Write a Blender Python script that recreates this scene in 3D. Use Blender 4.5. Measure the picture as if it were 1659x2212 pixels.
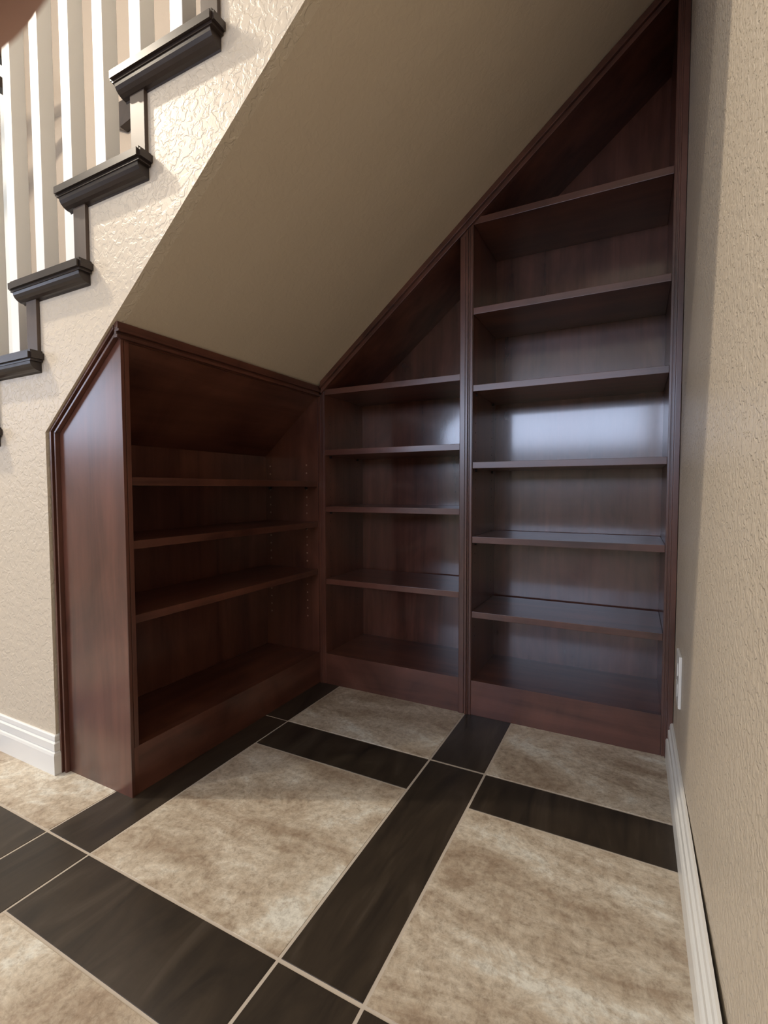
import bpy, bmesh, math, random
from mathutils import Vector, Matrix, noise
for o in list(bpy.data.objects): bpy.data.objects.remove(o)
SC = bpy.context.scene
COL = SC.collection
S = 0.747                      # one layout unit (depth of the nook) in metres
random.seed(4)

# ------------------------------------------------------------------ camera
cam_d = bpy.data.cameras.new('camera'); cam = bpy.data.objects.new('camera', cam_d); COL.objects.link(cam)
YAW, PITCH, ROLL = 0.47551, -0.046657, -0.0022277
CP = Vector((1.34182, -1.92510, 0.93649)) * S
fw = Vector((-math.sin(YAW)*math.cos(PITCH), math.cos(YAW)*math.cos(PITCH), math.sin(PITCH)))
r0 = Vector((math.cos(YAW), math.sin(YAW), 0)); u0 = r0.cross(fw)
rt = r0*math.cos(ROLL) + u0*math.sin(ROLL); up = -r0*math.sin(ROLL) + u0*math.cos(ROLL)
cam.matrix_world = Matrix(((rt.x, up.x, -fw.x, CP.x), (rt.y, up.y, -fw.y, CP.y), (rt.z, up.z, -fw.z, CP.z), (0, 0, 0, 1)))
cam_d.sensor_fit = 'HORIZONTAL'; cam_d.sensor_width = 36.0; cam_d.lens = 36.0*1050.02/1659.0
cam_d.clip_start = 0.005; cam_d.clip_end = 60
cam_d.dof.use_dof = True; cam_d.dof.focus_distance = 1.7; cam_d.dof.aperture_fstop = 32
SC.camera = cam

# ------------------------------------------------------------------ world, lights, exposure
w = bpy.data.worlds.new('world'); SC.world = w; w.use_nodes = True
w.node_tree.nodes['Background'].inputs[0].default_value = (0.75, 0.85, 1.0, 1)
w.node_tree.nodes['Background'].inputs[1].default_value = 0.6
SC.view_settings.view_transform = 'Standard'; SC.view_settings.look = 'None'
SC.view_settings.gamma = 1.0; SC.view_settings.use_curve_mapping = False
SC.view_settings.exposure = 0.0

def point(name, loc, power, color, size=0.04):
    l = bpy.data.lights.new(name, 'POINT'); l.energy = power; l.color = color; l.shadow_soft_size = size
    o = bpy.data.objects.new(name, l); o.location = Vector(loc)*S; COL.objects.link(o); return o
def area(name, loc, target, power, color, sx, sy):
    l = bpy.data.lights.new(name, 'AREA'); l.energy = power; l.color = color; l.shape = 'RECTANGLE'; l.size = sx; l.size_y = sy
    o = bpy.data.objects.new(name, l); o.location = Vector(loc)*S; COL.objects.link(o)
    d = (Vector(target)-Vector(loc))*S
    o.rotation_euler = d.to_track_quat('-Z', 'Y').to_euler(); return o
WARM = (1.0, 0.87, 0.70)
point('foyer_lamp_light', (-2.0, -1.985, 3.83), 142, WARM, 0.03)
point('foyer_lamp_light_two', (-1.75, -2.05, 4.0), 40, WARM, 0.03)
point('hall_lamp_light', (-2.0, -3.22, 3.43), 56, WARM, 0.05)
area('window_daylight', (-0.4, -6.1, 2.0), (0.0, 0, 1.1), 66, (0.62, 0.73, 1.0), 3.1, 0.52)
area('side_window_daylight', (-5.08, -3.75, 2.05), (-0.3, -1.6, 1.1), 15, (0.66, 0.76, 1.0), 1.05, 0.75)
area('stairwell_cool_fill', (-4.6, -1.6, 4.6), (-1.0, -0.6, 2.6), 7, (0.80, 0.90, 1.0), 0.9, 1.2)  # added cool fill for the balusters, no window stands behind it

# ------------------------------------------------------------------ materials
def mat(name, col, rough=0.5, spec=0.5):
    m = bpy.data.materials.new(name); m.use_nodes = True
    b = m.node_tree.nodes['Principled BSDF']
    b.inputs['Base Color'].default_value = (*col, 1); b.inputs['Roughness'].default_value = rough
    b.inputs['Specular IOR Level'].default_value = spec
    return m
def N(m, t, **k):
    n = m.node_tree.nodes.new(t)
    for a, v in k.items(): setattr(n, a, v)
    return n
def L(m, a, b): m.node_tree.links.new(a, b)
def ramp(m, fac, stops):
    r = N(m, 'ShaderNodeValToRGB'); e = r.color_ramp.elements
    while len(e) < len(stops): e.new(0.5)
    for i, (p, c) in enumerate(stops):
        e[i].position = p; e[i].color = (*c, 1)
    L(m, fac, r.inputs[0]); return r.outputs[0]
def noise_tex(m, vec, scale, detail=4, rough=0.55, dist=0.0):
    n = N(m, 'ShaderNodeTexNoise'); n.inputs['Scale'].default_value = scale; n.inputs['Detail'].default_value = detail
    n.inputs['Roughness'].default_value = rough; n.inputs['Distortion'].default_value = dist
    if vec is not None: L(m, vec, n.inputs['Vector'])
    return n.outputs['Fac']
def coords(m, sc=(1, 1, 1), rnd=False):
    g = N(m, 'ShaderNodeNewGeometry'); mp = N(m, 'ShaderNodeMapping'); mp.inputs['Scale'].default_value = sc
    if rnd:                                            # every piece gets its own cut of the pattern
        oi = N(m, 'ShaderNodeObjectInfo'); mu = N(m, 'ShaderNodeMath', operation='MULTIPLY'); mu.inputs[1].default_value = 37.0
        L(m, oi.outputs['Random'], mu.inputs[0]); cx = N(m, 'ShaderNodeCombineXYZ')
        L(m, mu.outputs[0], cx.inputs[0]); L(m, mu.outputs[0], cx.inputs[1]); L(m, cx.outputs[0], mp.inputs['Location'])
    L(m, g.outputs['Position'], mp.inputs['Vector']); return mp.outputs[0]
def bump(m, h, strength, dist=0.002):
    b = N(m, 'ShaderNodeBump'); b.inputs['Strength'].default_value = strength; b.inputs['Distance'].default_value = dist
    L(m, h, b.inputs['Height']); L(m, b.outputs[0], m.node_tree.nodes['Principled BSDF'].inputs['Normal'])
def bsdf(m): return m.node_tree.nodes['Principled BSDF']

def wood(name, dark, light, rough, axis='z'):
    m = mat(name, light, rough, 0.5)
    sc = {'z': (14, 14, 1.1), 'x': (1.1, 14, 14), 'y': (14, 1.1, 14)}[axis]
    a = noise_tex(m, coords(m, sc, True), 1.3, 5, 0.6, 0.6)
    b = noise_tex(m, coords(m, (1, 1, 0.6), True), 4.5, 4, 0.6, 0.8)
    mx = N(m, 'ShaderNodeMath', operation='ADD'); L(m, a, mx.inputs[0]); L(m, b, mx.inputs[1])
    hf = N(m, 'ShaderNodeMath', operation='MULTIPLY'); hf.inputs[1].default_value = 0.5; L(m, mx.outputs[0], hf.inputs[0])
    L(m, ramp(m, hf.outputs[0], [(0.36, dark), (0.64, light)]), bsdf(m).inputs['Base Color'])
    rr = N(m, 'ShaderNodeMapRange'); rr.inputs['To Min'].default_value = rough*0.85; rr.inputs['To Max'].default_value = rough*1.2
    L(m, b, rr.inputs['Value']); L(m, rr.outputs[0], bsdf(m).inputs['Roughness'])
    bump(m, a, 0.12, 0.0006)
    bsdf(m).inputs['Coat Weight'].default_value = 0.6; bsdf(m).inputs['Coat Roughness'].default_value = 0.22
    return m
CH_D, CH_L = (0.046, 0.0155, 0.010), (0.150, 0.056, 0.036)
WZ = wood('cherry_upright', CH_D, CH_L, 0.30, 'z')
WX = wood('cherry_along_x', CH_D, CH_L, 0.34, 'x')
WY = wood('cherry_along_y', CH_D, CH_L, 0.34, 'y')
WB = wood('cherry_back_veneer', CH_D, CH_L, 0.24, 'z')
bsdf(WB).inputs['Coat Weight'].default_value = 1.0; bsdf(WB).inputs['Coat Roughness'].default_value = 0.12
bump(WB, noise_tex(WB, coords(WB, (1, 1, 0.7), True), 26, 3, 0.5, 0.6), 0.35, 0.0006)
TRD = wood('espresso_tread', (0.018, 0.012, 0.010), (0.034, 0.022, 0.018), 0.32, 'y')
RIS = wood('walnut_riser', (0.05, 0.034, 0.026), (0.10, 0.068, 0.052), 0.4, 'z')
for q in (TRD, RIS): bsdf(q).inputs['Coat Weight'].default_value = 0.0
HOLE = mat('shelf_pin_sleeve_glint', (0.30, 0.19, 0.14), 0.35)  # sleeves lightened in colour to stand for their glint
PIN = mat('shelf_pin_dark', (0.012, 0.009, 0.008), 0.4)

def knockdown(name, col, rough, strength, sc=38):
    m = mat(name, col, rough, 0.45)
    c = coords(m)
    n1 = noise_tex(m, c, sc, 3, 0.5, 0.8)
    n2 = noise_tex(m, c, sc*3.2, 2, 0.5)
    st = ramp(m, n1, [(0.44, (0, 0, 0)), (0.56, (1, 1, 1))])
    ad = N(m, 'ShaderNodeMath', operation='MULTIPLY_ADD'); ad.inputs[1].default_value = 0.25; L(m, n2, ad.inputs[0]); L(m, st, ad.inputs[2])
    bump(m, ad.outputs[0], strength, 0.0012)
    return m
WALL = knockdown('beige_textured_paint', (0.64, 0.56, 0.445), 0.40, 0.55, 60)
WALLR = knockdown('beige_heavier_textured_paint', (0.64, 0.555, 0.44), 0.42, 0.85, 95)
SOFF = knockdown('beige_soffit_paint', (0.60, 0.515, 0.40), 0.7, 0.12, 60)
PALE = mat('pale_blue_grey_paint', (0.66, 0.68, 0.68), 0.7)
BEIGE_SHADED = knockdown('shaded_beige_stairwell_paint', (0.30, 0.255, 0.215), 0.7, 0.1, 50)  # beige wall paint, darkened in colour to stand for stairwell shade
GREY = knockdown('pale_grey_paint', (0.46, 0.47, 0.46), 0.7, 0.1, 50)
CEIL = mat('white_ceiling_paint', (0.62, 0.61, 0.58), 0.8)
WHITE = mat('white_gloss_trim_paint', (0.80, 0.80, 0.77), 0.32)
BALW = mat('white_baluster_paint', (0.85, 0.84, 0.81), 0.35)
PLATE = mat('white_plastic', (0.80, 0.79, 0.75), 0.3)
GROUT = mat('pale_grout', (0.50, 0.44, 0.37), 0.85)

def stone(name, a, b, c, d):
    m = mat(name, b, 0.42, 0.45)
    v = coords(m, (1, 1, 1), True)
    v2 = coords(m, (1.0, 2.1, 1), True)
    big = noise_tex(m, v2, 1.7, 7, 0.64, 2.2)
    vein = noise_tex(m, v, 13, 8, 0.80, 1.2)
    fine = noise_tex(m, v, 70, 8, 0.80, 0.25)
    ma = N(m, 'ShaderNodeMath', operation='MULTIPLY_ADD'); ma.inputs[1].default_value = 0.40; L(m, vein, ma.inputs[0])
    m2 = N(m, 'ShaderNodeMath', operation='MULTIPLY'); m2.inputs[1].default_value = 0.70; L(m, big, m2.inputs[0]); L(m, m2.outputs[0], ma.inputs[2])
    base = ramp(m, ma.outputs[0], [(0.45, a), (0.53, b), (0.60, c), (0.66, d)])
    sp = ramp(m, fine, [(0.36, (0.60, 0.56, 0.51)), (0.50, (0.98, 0.97, 0.95)), (0.64, (1.22, 1.22, 1.20))])
    mx = N(m, 'ShaderNodeMix', data_type='RGBA', blend_type='MULTIPLY'); mx.inputs[0].default_value = 0.8
    L(m, base, mx.inputs[6]); L(m, sp, mx.inputs[7]); L(m, mx.outputs[2], bsdf(m).inputs['Base Color'])
    bump(m, fine, 0.3, 0.0010)
    return m
STONE = stone('travertine_tile', (0.34, 0.265, 0.195), (0.46, 0.39, 0.305), (0.58, 0.52, 0.43), (0.68, 0.665, 0.60))
def plank_mat():
    m = mat('dark_wood_look_plank', (0.03, 0.022, 0.017), 0.36, 0.45)
    v = coords(m, (1, 1, 1), True)
    a = noise_tex(m, coords(m, (2.4, 0.5, 1), True), 6, 7, 0.62, 1.6); f = noise_tex(m, v, 60, 3, 0.6, 0.4)
    L(m, ramp(m, a, [(0.33, (0.022, 0.017, 0.013)), (0.55, (0.040, 0.030, 0.021)), (0.72, (0.062, 0.049, 0.037))]), bsdf(m).inputs['Base Color'])
    bump(m, a, 0.25, 0.0015); return m
PLANK = plank_mat()

# ------------------------------------------------------------------ mesh helpers (all coordinates in layout units)
def finish(name, bm, m, parent=None, bevel=0.0, smooth=False):
    bmesh.ops.recalc_face_normals(bm, faces=bm.faces)
    if bevel: bmesh.ops.bevel(bm, geom=[e for e in bm.edges if len(e.link_faces) == 2 and e.calc_face_angle(0) > 0.5], offset=bevel, segments=2, affect='EDGES', profile=0.7)
    me = bpy.data.meshes.new(name); bm.to_mesh(me); bm.free()
    if smooth: me.polygons.foreach_set('use_smooth', [True]*len(me.polygons))
    o = bpy.data.objects.new(name, me); COL.objects.link(o); me.materials.append(m)
    if parent is not None: o.parent = parent; o.matrix_parent_inverse = Matrix.Translation(-parent.location)
    return o
def bx(bm, x0, x1, y0, y1, z0, z1):
    vs = [bm.verts.new(Vector((x, y, z))*S) for x in (x0, x1) for y in (y0, y1) for z in (z0, z1)]
    for f in ((0, 1, 3, 2), (4, 6, 7, 5), (0, 4, 5, 1), (2, 3, 7, 6), (0, 2, 6, 4), (1, 5, 7, 3)): bm.faces.new([vs[i] for i in f])
def box(name, x0, x1, y0, y1, z0, z1, m, parent=None, bevel=0.0):
    bm = bmesh.new(); bx(bm, x0, x1, y0, y1, z0, z1); return finish(name, bm, m, parent, bevel)
def loft(bm, A, B):
    a = [bm.verts.new(Vector(p)*S) for p in A]; b = [bm.verts.new(Vector(p)*S) for p in B]; n = len(A)
    bm.faces.new(a); bm.faces.new(b[::-1])
    for i in range(n): bm.faces.new((a[i], b[i], b[(i+1) % n], a[(i+1) % n]))
def prism_y(name, poly, y0, y1, m, parent=None, bevel=0.0):       # polygon in XZ extruded along Y
    bm = bmesh.new(); loft(bm, [(x, y0, z) for x, z in poly], [(x, y1, z) for x, z in poly]); return finish(name, bm, m, parent, bevel)
def thing(name, label, cat, loc, group=None):
    o = bpy.data.objects.new(name, None); COL.objects.link(o); o.location = Vector(loc)*S; o.empty_display_size = 0.1
    o['label'] = label; o['category'] = cat
    if group: o['group'] = group
    return o
def struct(o, label=None):
    o['kind'] = 'structure'
    if label: o['label'] = label
    return o

# ------------------------------------------------------------------ the setting
W = 1.4758
def z_back(x): return 1.426 + 0.822*x          # soffit against the bookcases
def z_front(x): return 1.412 + 0.840*x         # soffit against the stair wall
XL, XR, YF, ZC = -5.2, 3.0, -6.3, 6.0
YB = 0.39
DX, DZ = 0.2655, 0.2235
def tread_geo(k): return (0.081-DX*(k-1), 0.4605-DX*(k-1), 2.0475-DZ*(k-1))   # nosing x, end x, top z
KMIN, KMAX = -2, 9

# floor bed and its tiles
floor = struct(box('floor', XL, XR, YF, YB, -0.05, -0.0012, GROUT), 'floor of large travertine tiles framed by dark planks')
xa, xb, xc, xl = 0.1118, 0.7275, 0.9234, -0.0752
y1, y2, y3, y4 = -0.3921, -0.5779, -1.1981, -1.3888
PX, PY = 0.8085, 0.8075
g = 0.0031
def tile(name, x0, x1, a0, a1, m, gg=g):
    x1 = min(x1, W+0.03) if x0 < W and a0 > -6.5 else x1
    a1 = min(a1, 0.02); a0 = max(a0, YF+0.01); x0 = max(x0, XL+0.01)
    if x1-x0 < 0.02 or a1-a0 < 0.02: return
    bm = bmesh.new(); bx(bm, x0+gg, x1-gg, a0+gg, a1-gg, -0.02, 0.0)
    bmesh.ops.bevel(bm, geom=[e for e in bm.edges if all(v.co.z > -0.005 for v in e.verts)], offset=0.0005, segments=1, affect='EDGES')
    finish(name, bm, m, floor)
for i in range(-6, 2):
    for j in range(-7, 3):
        sx0 = xl + (xc-xl-0.0)/1.0*0 + PX*i if i <= 0 else xb      # left edge of the strip column
        sx0 = xl + PX*i if i <= 0 else xb
        sx1 = xa + PX*i if i <= 0 else xc
        nx0 = xb if i == 0 else (xl + PX*(i+1) if i < 0 else xb + PX*i)
        ty1 = y3 + PY*j + PY                                      # top strip of this cell lies y2..y1
        b_lo, b_hi = (y4 + PY*j, y3 + PY*j)
        # light tile above the strip row
        tile('stone_tile', sx1, nx0, b_hi, b_lo+PY, STONE)
        tile('plank_tile', sx1, nx0, b_lo, b_hi, PLANK)
        tile('plank_tile', sx0, sx1, b_hi-PY, b_hi, PLANK, g*(1.4 if i == 1 else 1.0))

# right wall: flush behind the nook, drifting away from its baseboard nearer the viewer
bm = bmesh.new()
ys = [0.5, -0.39, -1.1, YF]
xs = [W, W, W+0.0085, W+0.03]
A = [(xs[i], ys[i], -0.02) for i in range(4)] + [(W+0.3, YF, -0.02), (W+0.3, 0.5, -0.02)]
loft(bm, A, [(x, y, ZC) for x, y, _ in A])
struct(finish('wall_right', bm, WALLR), 'beige textured wall along the right edge')

# stair wall (stepped top) in one piece with the left part of the hall
poly = [(-0.345, 0.0), (-0.345, z_front(-0.345))]
XT = W
poly += [(XT, z_front(XT)), (XT, 5.4)]
pts = []
for k in range(KMIN, KMAX+1):
    x0, x1, z = tread_geo(k)
    pts.append((x1-0.03, z+DZ-0.0345) if k > KMIN else (XT-0.01, z+DZ-0.0345))
    pts.append((x1-0.03, z-0.0345))
poly = [(-0.345, 0.0), (-0.345, z_front(-0.345)), (XT, z_front(XT))]
top = [p for p in pts if p[0] < XT-0.001]
first = top[0]
poly += [(XT, first[1]+0.0)] + top[1:] + [(tread_geo(KMAX)[0], tread_geo(KMAX)[2]-0.0345), (tread_geo(KMAX)[0], 0.0)]
bm = bmesh.new(); loft(bm, [(x, -1.025, z) for x, z in poly], [(x, -0.985, z) for x, z in poly])
struct(finish('wall_left', bm, WALL), 'cream textured wall stepping up under the stair treads')

# soffit: sloped ceiling under the stairs
bm = bmesh.new()
XS = W+0.01
lo = [(-0.012, 0.0), (-0.012, -1.0)]
A = [(-0.012, 0.40, z_back(-0.012)), (XS, 0.40, z_back(XS)), (XS, 0.40, z_back(XS)+0.06), (-0.012, 0.40, z_back(-0.012)+0.06)]
B = [(-0.012, -0.99, z_front(-0.012)), (XS, -0.99, z_front(XS)), (XS, -0.99, z_front(XS)+0.06), (-0.012, -0.99, z_front(-0.012)+0.06)]
# finely ruled so the slight twist stays smooth
n = 6
for i in range(n):
    ta, tb = i/n, (i+1)/n
    P = [tuple(B[j][q]*(1-ta)+A[j][q]*ta for q in range(3)) for j in range(4)]
    Q = [tuple(B[j][q]*(1-tb)+A[j][q]*tb for q in range(3)) for j in range(4)]
    loft(bm, P, Q)
bmesh.ops.remove_doubles(bm, verts=bm.verts, dist=1e-5)
struct(finish('ceiling', bm, SOFF), 'sloping beige underside of the staircase')

struct(box('wall_back', -5.2, W+0.3, YB+0.002, YB+0.12, 0, ZC, BEIGE_SHADED), 'beige wall beyond the stairs, shade put into its colour')
struct(box('wall_back.001', XL, -3.15, YB-0.06, YB+0.0015, 0, ZC, PALE), 'pale grey wall segment at the foot of the stairs')
bm = bmesh.new()
for a in ((YF, -4.5, 0, ZC), (-3.0, YB+0.1, 0, ZC), (-4.5, -3.0, 0, 1.2), (-4.5, -3.0, 2.6, ZC)): bx(bm, XL-0.1, XL, a[0], a[1], a[2], a[3])
struct(finish('wall_left.001', bm, GREY), 'far grey wall of the hall')
bm = bmesh.new()   # wall behind the viewer, with the window opening left free
WX0, WX1, WZ0, WZ1 = -2.45, 1.42, 1.30, 2.60
for a in ((XL, WX0, 0, ZC), (WX1, W+0.3, 0, ZC), (WX0, WX1, 0, WZ0), (WX0, WX1, WZ1, ZC)): bx(bm, a[0], a[1], YF-0.12, YF, a[2], a[3])
struct(finish('wall_front', bm, GREY), 'beige wall behind the viewer with a wide window')
struct(box('ceiling.001', XL-0.1, W+0.3, YF-0.12, YB+0.12, ZC, ZC+0.1, CEIL), 'flat white ceiling high above the hall')

# window behind the viewer, mirrored in the varnish of the shelves
wf = bpy.data.objects.new('window_1', None); COL.objects.link(wf); wf.location = Vector((-0.2, YF, WZ0))*S
struct(wf, 'wide white framed window behind the viewer')
bm = bmesh.new()
for a in ((WX0, WX1, WZ0, WZ0+0.05), (WX0, WX1, WZ1-0.05, WZ1), (WX0, WX0+0.05, WZ0, WZ1), (WX1-0.05, WX1, WZ0, WZ1), (-0.235, -0.165, WZ0, WZ1)):
    bx(bm, a[0], a[1], YF-0.09, YF-0.03, a[2], a[3])
finish('window_frame', bm, WHITE, wf)
gl = bpy.data.materials.new('window_glass'); gl.use_nodes = True
gb = gl.node_tree.nodes['Principled BSDF']; gb.inputs['Transmission Weight'].default_value = 1; gb.inputs['Roughness'].default_value = 0.0; gb.inputs['IOR'].default_value = 1.05
box('window_pane', WX0+0.05, -0.235, YF-0.062, YF-0.056, WZ0+0.05, WZ1-0.05, gl, wf)
box('window_pane', -0.165, WX1-0.05, YF-0.062, YF-0.056, WZ0+0.05, WZ1-0.05, gl, wf)

w2 = bpy.data.objects.new('window_2', None); COL.objects.link(w2); w2.location = Vector((XL, -3.75, 1.2))*S
struct(w2, 'white framed side window on the far left wall of the hall')
bm = bmesh.new()
for a in ((-4.5, -3.0, 1.2, 1.25), (-4.5, -3.0, 2.55, 2.6), (-4.5, -4.45, 1.25, 2.55), (-3.05, -3.0, 1.25, 2.55)): bx(bm, XL-0.08, XL-0.02, *a)
finish('window_frame', bm, WHITE, w2)
box('window_pane', XL-0.053, XL-0.047, -4.45, -3.05, 1.25, 2.55, gl, w2)

# baseboards, one profile swept along a line
PROF = [(0, 0), (1.0, 0), (1.0, 0.50), (0.85, 0.56), (0.55, 0.58), (0.72, 0.62), (0.72, 0.80), (0.35, 0.83), (0.50, 0.88), (0.42, 0.97), (0.25, 1.0), (0, 1.0)]
def base_run(name, path, t, h, label, close=False):
    # path: list of (x, y, nx, ny) points on the wall line with offset direction
    bm = bmesh.new(); rings = []
    for x, y, nx, ny in path:
        rings.append([bm.verts.new(Vector((x+nx*t*p, y+ny*t*p, h*q))*S) for p, q in PROF])
    for a, b in zip(rings, rings[1:]):
        for i in range(len(PROF)): bm.faces.new((a[i], b[i], b[(i+1) % len(PROF)], a[(i+1) % len(PROF)]))
    bm.faces.new(rings[0]); bm.faces.new(rings[-1][::-1])
    return struct(finish(name, bm, WHITE), label)
base_run('baseboard_right', [(W-0.0005, -0.001, -1, 0), (W-0.0005, -1.0, -1, 0), (W+0.001, YF+0.01, -1, 0)], 0.021, 0.1311, 'white moulded baseboard along the right wall')
base_run('baseboard_left', [(-3.2, -1.0255, 0, -1), (-0.345, -1.0255, 1, -1), (-0.345, -1.001, 1, 0)], 0.0155, 0.128, 'white baseboard wrapping the wall end beside the low bookcase')

# ------------------------------------------------------------------ bookcases
T = 0.0255
def band(bm, p0, p1, inner, steps, axis, base):
    """sloped or straight moulding: p0,p1 outer edge points in the face plane, inner = direction into the face (unit, in plane)."""
    for a, b, d in steps:
        q = []
        for (s, off) in ((0, a), (0, b), (1, b), (1, a)):
            P = p0 if s == 0 else p1
            q.append((P[0]+inner[0]*off, P[1]+inner[1]*off))
        if axis == 'y': loft(bm, [(x, base, z) for x, z in q], [(x, base-d, z) for x, z in q])
        else: loft(bm, [(base, y, z) for y, z in q], [(base+d, y, z) for y, z in q])
STEPS = [(0.0, 0.020, 0.016), (0.020, 0.027, 0.021), (0.027, 0.035, 0.010), (0.035, 0.044, 0.014)]

# --- low bookcase, opening towards +X
LB = thing('low_bookcase', 'low cherry wood bookcase with a solid side panel beside the stair wall', 'bookcase', (-0.16, -0.5, 0))
XD = -0.335
prism_y('side_panel', [(XD, 0), (0, 0), (0, z_front(0)-0.004), (XD, z_front(XD)-0.004)], -1.0, -1.0+T, WZ, LB)
prism_y('side_panel', [(XD, 0), (0, 0), (0, z_back(0)-0.05), (XD, z_back(XD)-0.05)], -0.005, 0.0, WZ, LB)
box('back_panel', XD, XD+0.015, -1+T, -0.005, 0.15, 1.12, WZ, LB)
box('base_board', -T, -0.001, -1+T, -0.005, 0.0, 0.1496, WY, LB, 0.0006)
box('bottom_panel', XD+0.015, -T, -1+T, -0.005, 0.128, 0.1490, WY, LB)
for z in (0.9623, 0.7693, 0.5417):
    box('shelf', XD+0.03, -0.003, -1+T+0.001, -0.0065, z-T/2, z+T/2, WY, LB, 0.0008)
bm = bmesh.new()
zt = lambda x: 1.376 + 0.842*x
loft(bm, [(-0.001, -1+T, zt(0)), (XD+0.005, -1+T, zt(XD)), (XD+0.005, -1+T, zt(XD)+0.02), (-0.001, -1+T, zt(0)+0.02)],
         [(-0.001, -0.005, zt(0)), (XD+0.005, -0.005, zt(XD)), (XD+0.005, -0.005, zt(XD)+0.02), (-0.001, -0.005, zt(0)+0.02)])
finish('sloped_top', bm, WY, LB)
box('top_rail', -0.02, 0, -1+T, -0.005, 1.372, 1.424, WY, LB)
bm = bmesh.new()          # moulding along the top of the open front
for a, b, d in STEPS: bx(bm, 0, d, -1.0-d*0.0-0.016, 0.0-0.001, 1.420-b*1.02, 1.420-a*1.02)
finish('top_moulding', bm, WY, LB, 0.0012)
bm = bmesh.new()          # moulding round the end panel: slope and vertical
ln = math.hypot(1, 0.84); nx_, nz_ = 0.84/ln, -1/ln
ST2 = [(0.0, 0.009, 0.019), (0.009, 0.015, 0.010), (0.015, 0.023, 0.014)]
for a, b, d in ST2:
    za = lambda x, o: z_front(x)-0.002 - o*ln
    xA = XD+a; xB = XD+b
    loft(bm, [(xA, -1.0, za(xA, a)), (0.0, -1.0, za(0.0, a)), (0.0, -1.0, za(0.0, b)), (xB, -1.0, za(xB, b))],
             [(xA, -1.0-d, za(xA, a)), (0.0, -1.0-d, za(0.0, a)), (0.0, -1.0-d, za(0.0, b)), (xB, -1.0-d, za(xB, b))])
    loft(bm, [(xA, -1.0, 0.0), (xA, -1.0, za(xA, a)), (xB, -1.0, za(xB, b)), (xB, -1.0, 0.0)],
             [(xA, -1.0-d, 0.0), (xA, -1.0-d, za(xA, a)), (xB, -1.0-d, za(xB, b)), (xB, -1.0-d, 0.0)])
finish('side_moulding', bm, WZ, LB, 0.0010)
bm = bmesh.new(); bx(bm, -0.001, 0.004, -1.0, -1+0.010, 0.0, 1.376); bx(bm, -0.001, 0.0025, -1+0.013, -1+T+0.002, 0.15, 1.376)
finish('corner_stile', bm, WZ, LB, 0.0008)
def cyl(bm, c, ax, r, h, n=10):
    mt = Matrix.Translation(Vector(c)*S) @ {'x': Matrix.Rotation(math.pi/2, 4, 'Y'), 'y': Matrix.Rotation(math.pi/2, 4, 'X'), 'z': Matrix.Identity(4)}[ax]
    bmesh.ops.create_cone(bm, cap_ends=True, segments=n, radius1=r*S, radius2=r*S, depth=h*S, matrix=mt)
bm = bmesh.new()
for hx in (-0.0670, -0.290):
    z = 0.320
    while z < 1.07 + hx*0.0:
        if not any(abs(z-q) < 0.016 for q in (0.9623, 0.7693, 0.5417)): cyl(bm, (hx, -0.0056, z), 'y', 0.0042, 0.0012, 10)
        z += 0.0386
h = finish('pin_holes', bm, HOLE, LB); h['kind'] = 'stuff'
for z in (0.9623, 0.7693, 0.5417):
    for hx in (-0.067, -0.290):
        for yy in (-0.009, -1+T+0.004):
            bm = bmesh.new(); cyl(bm, (hx, yy, z-T/2-0.007), 'y', 0.0065, 0.008, 12); finish('shelf_pin', bm, PIN, LB)

# --- the two tall bookcases on the back wall
def tall(name, label, x0, x1, left_t, right_t, zb, shelves, sl):
    b = thing(name, label, 'bookcase', ((x0+x1)/2, 0.18, 0))
    ix0, ix1 = x0+left_t, x1-right_t
    YD = 0.36
    def zo(x): return z_back(x)-0.006
    prism_y('side_panel', [(ix0-T*0.8, 0), (ix0, 0), (ix0, zo(ix0)-0.05), (ix0-T*0.8, zo(ix0-T*0.8)-0.05)], 0.004, YD, WZ, b)
    prism_y('side_panel', [(ix1, 0), (ix1+T*0.8, 0), (ix1+T*0.8, zo(ix1+T*0.8)-0.05), (ix1, zo(ix1)-0.05)], 0.004, YD, WZ, b)
    prism_y('back_panel', [(ix0, zb-0.02), (ix1, zb-0.02), (ix1, z_back(ix1)-0.05), (ix0, z_back(ix0)-0.05)], YD, YD+0.015, WB, b)
    box('base_board', ix0, ix1, 0.0, T, 0.0, zb, WX, b, 0.0006)
    box('bottom_panel', ix0, ix1, T, YD, zb-0.02, zb-0.0006, WX, b)
    for z in shelves:
        box('shelf', ix0+0.001, ix1-0.001, 0.002, YD-(0.018 if z < 0.9 else 0.001), z-T/2, z+T/2, WX, b, 0.0008)
    bm = bmesh.new()
    f = lambda x: z_back(x)-0.0565
    loft(bm, [(ix0, 0.003, f(ix0)), (ix1, 0.003, f(ix1)), (ix1, 0.003, f(ix1)+0.022), (ix0, 0.003, f(ix0)+0.022)],
             [(ix0, YD, f(ix0)), (ix1, YD, f(ix1)), (ix1, YD, f(ix1)+0.022), (ix0, YD, f(ix0)+0.022)])
    finish('sloped_top', bm, WX, b)
    bm = bmesh.new(); l2 = math.hypot(1, 0.822)
    for a, c, d in [(0.0, 0.018, 0.016), (0.018, 0.025, 0.021), (0.025, 0.034, 0.009), (0.034, 0.044, 0.013)]:
        f2 = lambda x, o: z_back(x)-0.001-o*l2
        xm = max(x0, 0.0225)
        loft(bm, [(xm, 0.003, f2(xm, a)), (x1, 0.003, f2(x1, a)), (x1, 0.003, f2(x1, c)), (xm, 0.003, f2(xm, c))],
                 [(xm, -d, f2(xm, a)), (x1, -d, f2(x1, a)), (x1, -d, f2(x1, c)), (xm, -d, f2(xm, c))])
    finish('slope_moulding', bm, WX, b, 0.0010)
    return b, ix0, ix1, YD
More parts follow.
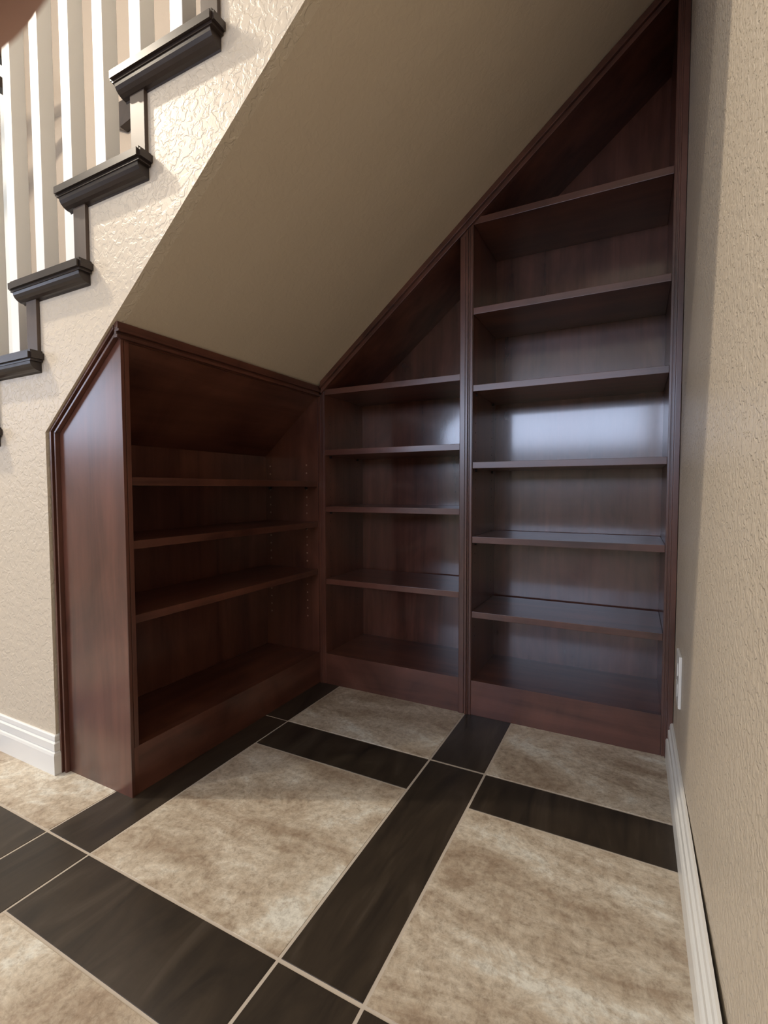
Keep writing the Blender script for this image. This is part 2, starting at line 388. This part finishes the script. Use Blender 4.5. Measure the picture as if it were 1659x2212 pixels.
mb, a0, a1, YD = tall('tall_bookcase', 'middle cherry wood bookcase in the corner, four shelves under the slope', 0.0, 0.7275, 0.0362, 0.0275, 0.147, (1.393, 1.1103, 0.8434, 0.4968), 0)
def stile(name, x0, x1, m, parent, beads, ztop):
    bm = bmesh.new(); loft(bm, [(x0, -0.0015, 0), (x1, -0.0015, 0), (x1, -0.0015, ztop(x1)), (x0, -0.0015, ztop(x0))],
                               [(x0, 0.0035, 0), (x1, 0.0035, 0), (x1, 0.0035, ztop(x1)), (x0, 0.0035, ztop(x0))])
    for c0, c1, d in beads: bx(bm, c0, c1, -0.0015-d, -0.001, 0.0, min(ztop(c0), ztop(c1))-0.004)
    return finish(name, bm, m, parent, 0.0009)
zs = lambda x: z_back(x)-0.055
stile('corner_stile', 0.0005, 0.0362, WZ, mb, [(0.004, 0.016, 0.0035), (0.022, 0.030, 0.002)], zs)
stile('front_stile', 0.700, 0.7270, WZ, mb, [(0.703, 0.7225, 0.0045)], zs)
rb, b0, b1, _ = tall('tall_bookcase', 'right cherry wood bookcase, the tallest, six shelves beside the beige wall', 0.7275, W-0.001, 0.0265, 0.0350, 0.1445, (1.9985, 1.6482, 1.3425, 1.0331, 0.7294, 0.42), 0)
stile('front_stile', 0.7280, 0.754, WZ, rb, [(0.7285, 0.7345, 0.009), (0.7385, 0.7415, 0.006), (0.7455, 0.7525, 0.0045)], zs)
stile('front_stile', 1.4408, W-0.001, WZ, rb, [(1.4425, 1.4480, 0.002), (1.4525, 1.4575, 0.013), (1.4575, 1.4740, 0.019)], zs)
for b, xx, shs in ((mb, a0, (1.1103, 0.8434, 0.4968)), (rb, b0, (1.3425, 1.0331, 0.7294, 0.42))):
    for z in shs:
        for yy in (0.045, 0.30):
            bm = bmesh.new(); cyl(bm, (xx+0.004, yy, z-T/2-0.007), 'x', 0.0060, 0.008, 12); finish('shelf_pin', bm, PIN, b)
for b, xx in ((mb, a0), (rb, b0)):
    bm = bmesh.new()
    for yy in (0.045, 0.30):
        for q in range(26): cyl(bm, (xx+0.0003, yy, 0.32+q*0.0386), 'x', 0.0028, 0.0012, 8)
    h = finish('pin_holes', bm, PIN, b); h['kind'] = 'stuff'

# ------------------------------------------------------------------ staircase and railing above
ST = thing('staircase', 'staircase of dark espresso treads with walnut risers above the stair wall', 'staircase', (0.0, -0.5, 0))
def tread_mesh():
    """nosing on two sides with a cove under it; local origin at nosing x, top z"""
    bm = bmesh.new(); Lx = 0.3795
    top_t = 0.034
    bm2 = bmesh.new(); bx(bm2, 0, Lx, -1.070, -1.019, -top_t, 0); 
    bmesh.ops.bevel(bm2, geom=[e for e in bm2.edges], offset=0.0055, segments=2, affect='EDGES')
    me = bpy.data.meshes.new('t'); bm2.to_mesh(me); bm2.free(); bm.from_mesh(me); bpy.data.meshes.remove(me)
    bx(bm, 0.001, 0.330, -1.022, 0.385, -top_t+0.001, -0.0005)
    # cove: quarter hollow under the return
    A = []
    for i in range(6):
        t = i/5*math.pi/2; A.append((-1.060+0.032*(1-math.cos(t)), -top_t-0.028*math.sin(t)))
    prof = [(-1.0255, -top_t)] + [(-1.062, -top_t)] + A + [(-1.0255, -top_t-0.032)]
    loft(bm, [(0.014+0.0*0, y, z) for y, z in prof], [(Lx-0.016, y, z) for y, z in prof])
    return bm
tread0 = None
riser0 = None
for k in range(KMIN, KMAX+1):
    x0, x1, z = tread_geo(k)
    if tread0 is None:
        tread0 = finish('tread', tread_mesh(), TRD, None)
        t = tread0
    else:
        t = tread0.copy(); COL.objects.link(t)
    t.parent = ST; t.matrix_parent_inverse = Matrix.Translation(-ST.location); t.location = Vector((x0, 0, z))*S
    # riser standing at the back of this tread carries the next tread
    if riser0 is None:
        bm = bmesh.new(); bx(bm, 0, 0.056, -1.036, -1.0255, 0.0005, DZ-0.034-0.0005); bx(bm, 0.012, 0.0415, -1.0255, 0.385, 0.0005, DZ-0.0345)
        riser0 = finish('riser', bm, RIS, None, 0.0008); q = riser0
    else:
        q = riser0.copy(); COL.objects.link(q)
    q.parent = ST; q.matrix_parent_inverse = Matrix.Translation(-ST.location); q.location = Vector((x1-0.072, 0, z))*S
RL = thing('stair_railing', 'white square balusters under a dark handrail on the stair treads', 'railing', (0.05, -0.96, 1.8))
def nose(x):      # tread top under a point
    for k in range(KMAX, KMIN-1, -1):
        x0, x1, z = tread_geo(k)
        if x0+0.01 <= x < x0+DX+0.01: return z
    return None
bw = 0.0235
bx_list = [0.244+0.1655*i for i in range(-13, 8)]
for X in bx_list:
    z = nose(X)
    if z is None or X > W-0.03: continue
    zr = 1.8245+0.842*(X-(-0.1845))+1.23
    box('baluster', X-bw, X+bw, -0.96-bw, -0.96+bw, z+0.0005, zr, BALW, RL, 0.0015)
bm = bmesh.new()
xA, xB = -2.0, W-0.02
hz = lambda x: 1.8245+0.842*(x+0.1845)+1.225
sec = [(-0.04, 0.0), (-0.045, 0.03), (-0.036, 0.07), (0.0, 0.085), (0.036, 0.07), (0.045, 0.03), (0.04, 0.0)]
loft(bm, [(xA, -0.96+a, hz(xA)+b) for a, b in sec], [(xB, -0.96+a, hz(xB)+b) for a, b in sec])
finish('handrail', bm, TRD, RL, 0.002)

# ------------------------------------------------------------------ electrical outlet on the right wall
OU = thing('outlet_cover', 'white outlet cover plate on the beige wall above the right baseboard', 'outlet', (W, -0.23, 0.365))
box('cover_plate', W-0.0085, W-0.0003, -0.285, -0.190, 0.288, 0.444, PLATE, OU, 0.0022)
for z in (0.335, 0.397): box('receptacle', W-0.0102, W-0.008, -0.2575, -0.2175, z-0.019, z+0.019, PLATE, OU, 0.0006)

# ------------------------------------------------------------------ glimpsed between the balusters
LR = thing('landing_railing', 'pair of dark rails behind the leftmost white baluster', 'railing', (-2.5, -0.4, 3.4))
for z0, z1 in ((3.622, 3.690), (3.815, 3.885)): box('rail', -2.535, -2.465, -1.3, -0.02, z0, z1, TRD, LR, 0.004)
for yy in (-1.25,): box('post', -2.53, -2.47, yy-0.03, yy+0.03, 3.2, 3.815, TRD, LR, 0.003)
HB = thing('handrail_block', 'small dark pointed wooden block on the beige wall beneath the highest tread', 'block', (-1.86, 0.37, 3.52))
prism_y('block_body', [(-1.99, 3.605), (-1.72, 3.605), (-1.72, 3.46), (-1.86, 3.435), (-1.99, 3.50)], 0.33, 0.3885, TRD, HB, 0.003)

# ------------------------------------------------------------------ the hand at the lens: fingertip over the picture's top left corner
SKIN = mat('skin', (0.24, 0.125, 0.09), 0.5); bsdf(SKIN).inputs['Subsurface Weight'].default_value = 0.15
bsdf(SKIN).inputs['Subsurface Radius'].default_value = (0.01, 0.004, 0.002)
NAIL = mat('fingernail', (0.55, 0.36, 0.30), 0.3)
def cs(p): return cam.matrix_world @ Vector(p)
JT = [((-0.150, -0.110, 0.190), 0.030), ((-0.128, -0.040, 0.120), 0.024), ((-0.108, 0.000, 0.085), 0.026)]   # forearm, wrist, palm
FG = {  # mcp, pip, dip, tip with radii
 'index':  [((-0.088, 0.046, 0.040), .0125), ((-0.066, 0.062, 0.004), .0098), ((-0.046, 0.055, -0.018), .0095), ((-0.0348, 0.0438, -0.0300), .0100), ((-0.0296, 0.0382, -0.0352), .0088)],
 'middle': [((-0.100, 0.038, 0.036), .0125), ((-0.086, 0.052, -0.006), .0098), ((-0.066, 0.050, -0.026), .0086), ((-0.050, 0.060, -0.036), .0072)],
 'ring':   [((-0.110, 0.024, 0.038), .0120), ((-0.104, 0.034, -0.003), .0094), ((-0.088, 0.036, -0.024), .0082), ((-0.072, 0.046, -0.034), .0070)],
 'little': [((-0.118, 0.006, 0.044), .0110), ((-0.118, 0.014, 0.012), .0082), ((-0.108, 0.020, -0.006), .0072), ((-0.097, 0.028, -0.016), .0062)],
 'thumb':  [((-0.088, 0.000, 0.082), .0140), ((-0.062, 0.016, 0.072), .0115), ((-0.044, 0.034, 0.058), .0100), ((-0.034, 0.046, 0.046), .0080)]}
V = [c for c, _ in JT]; R = [q for _, q in JT]; ED = [(0, 1), (1, 2)]
for kx, ch in FG.items():
    prev = 2 if kx != 'thumb' else 1
    for c, q in ch:
        V.append(c); R.append(q); ED.append((prev, len(V)-1)); prev = len(V)-1
me = bpy.data.meshes.new('person'); me.from_pydata([cs(v) for v in V], ED, []); hand = bpy.data.objects.new('person', me); COL.objects.link(hand)
me.materials.append(SKIN)
md = hand.modifiers.new('skin', 'SKIN'); md.use_smooth_shade = True
for i, sv in enumerate(me.skin_vertices[0].data): sv.radius = (R[i], R[i]); sv.use_root = (i == 1)
ss = hand.modifiers.new('sub', 'SUBSURF'); ss.levels = 2; ss.render_levels = 2
hand['label'] = 'blurred fingertip of a person held close to the lens at top left'; hand['category'] = 'person'
bm = bmesh.new()
tip, dip = Vector(FG['index'][4][0]), Vector(FG['index'][2][0])
ax = (tip-dip).normalized(); outw = Vector((-0.35, 0.75, -0.5)); outw = (outw-ax*outw.dot(ax)).normalized(); sd = ax.cross(outw)
c0 = tip - ax*0.004 + outw*0.0078
for iu in range(5):
    for iv in range(5):
        a = (iu-2)/2; b_ = (iv-2)/2
        bm.verts.new(cs(c0 + ax*b_*0.0052 + sd*a*0.0045 - outw*(a*a*0.0018)))
bm.verts.ensure_lookup_table()
for iu in range(4):
    for iv in range(4): bm.faces.new([bm.verts[q] for q in (iu*5+iv, iu*5+iv+1, (iu+1)*5+iv+1, (iu+1)*5+iv)])
nl = finish('fingernail', bm, NAIL, None, smooth=True); nl.parent = hand
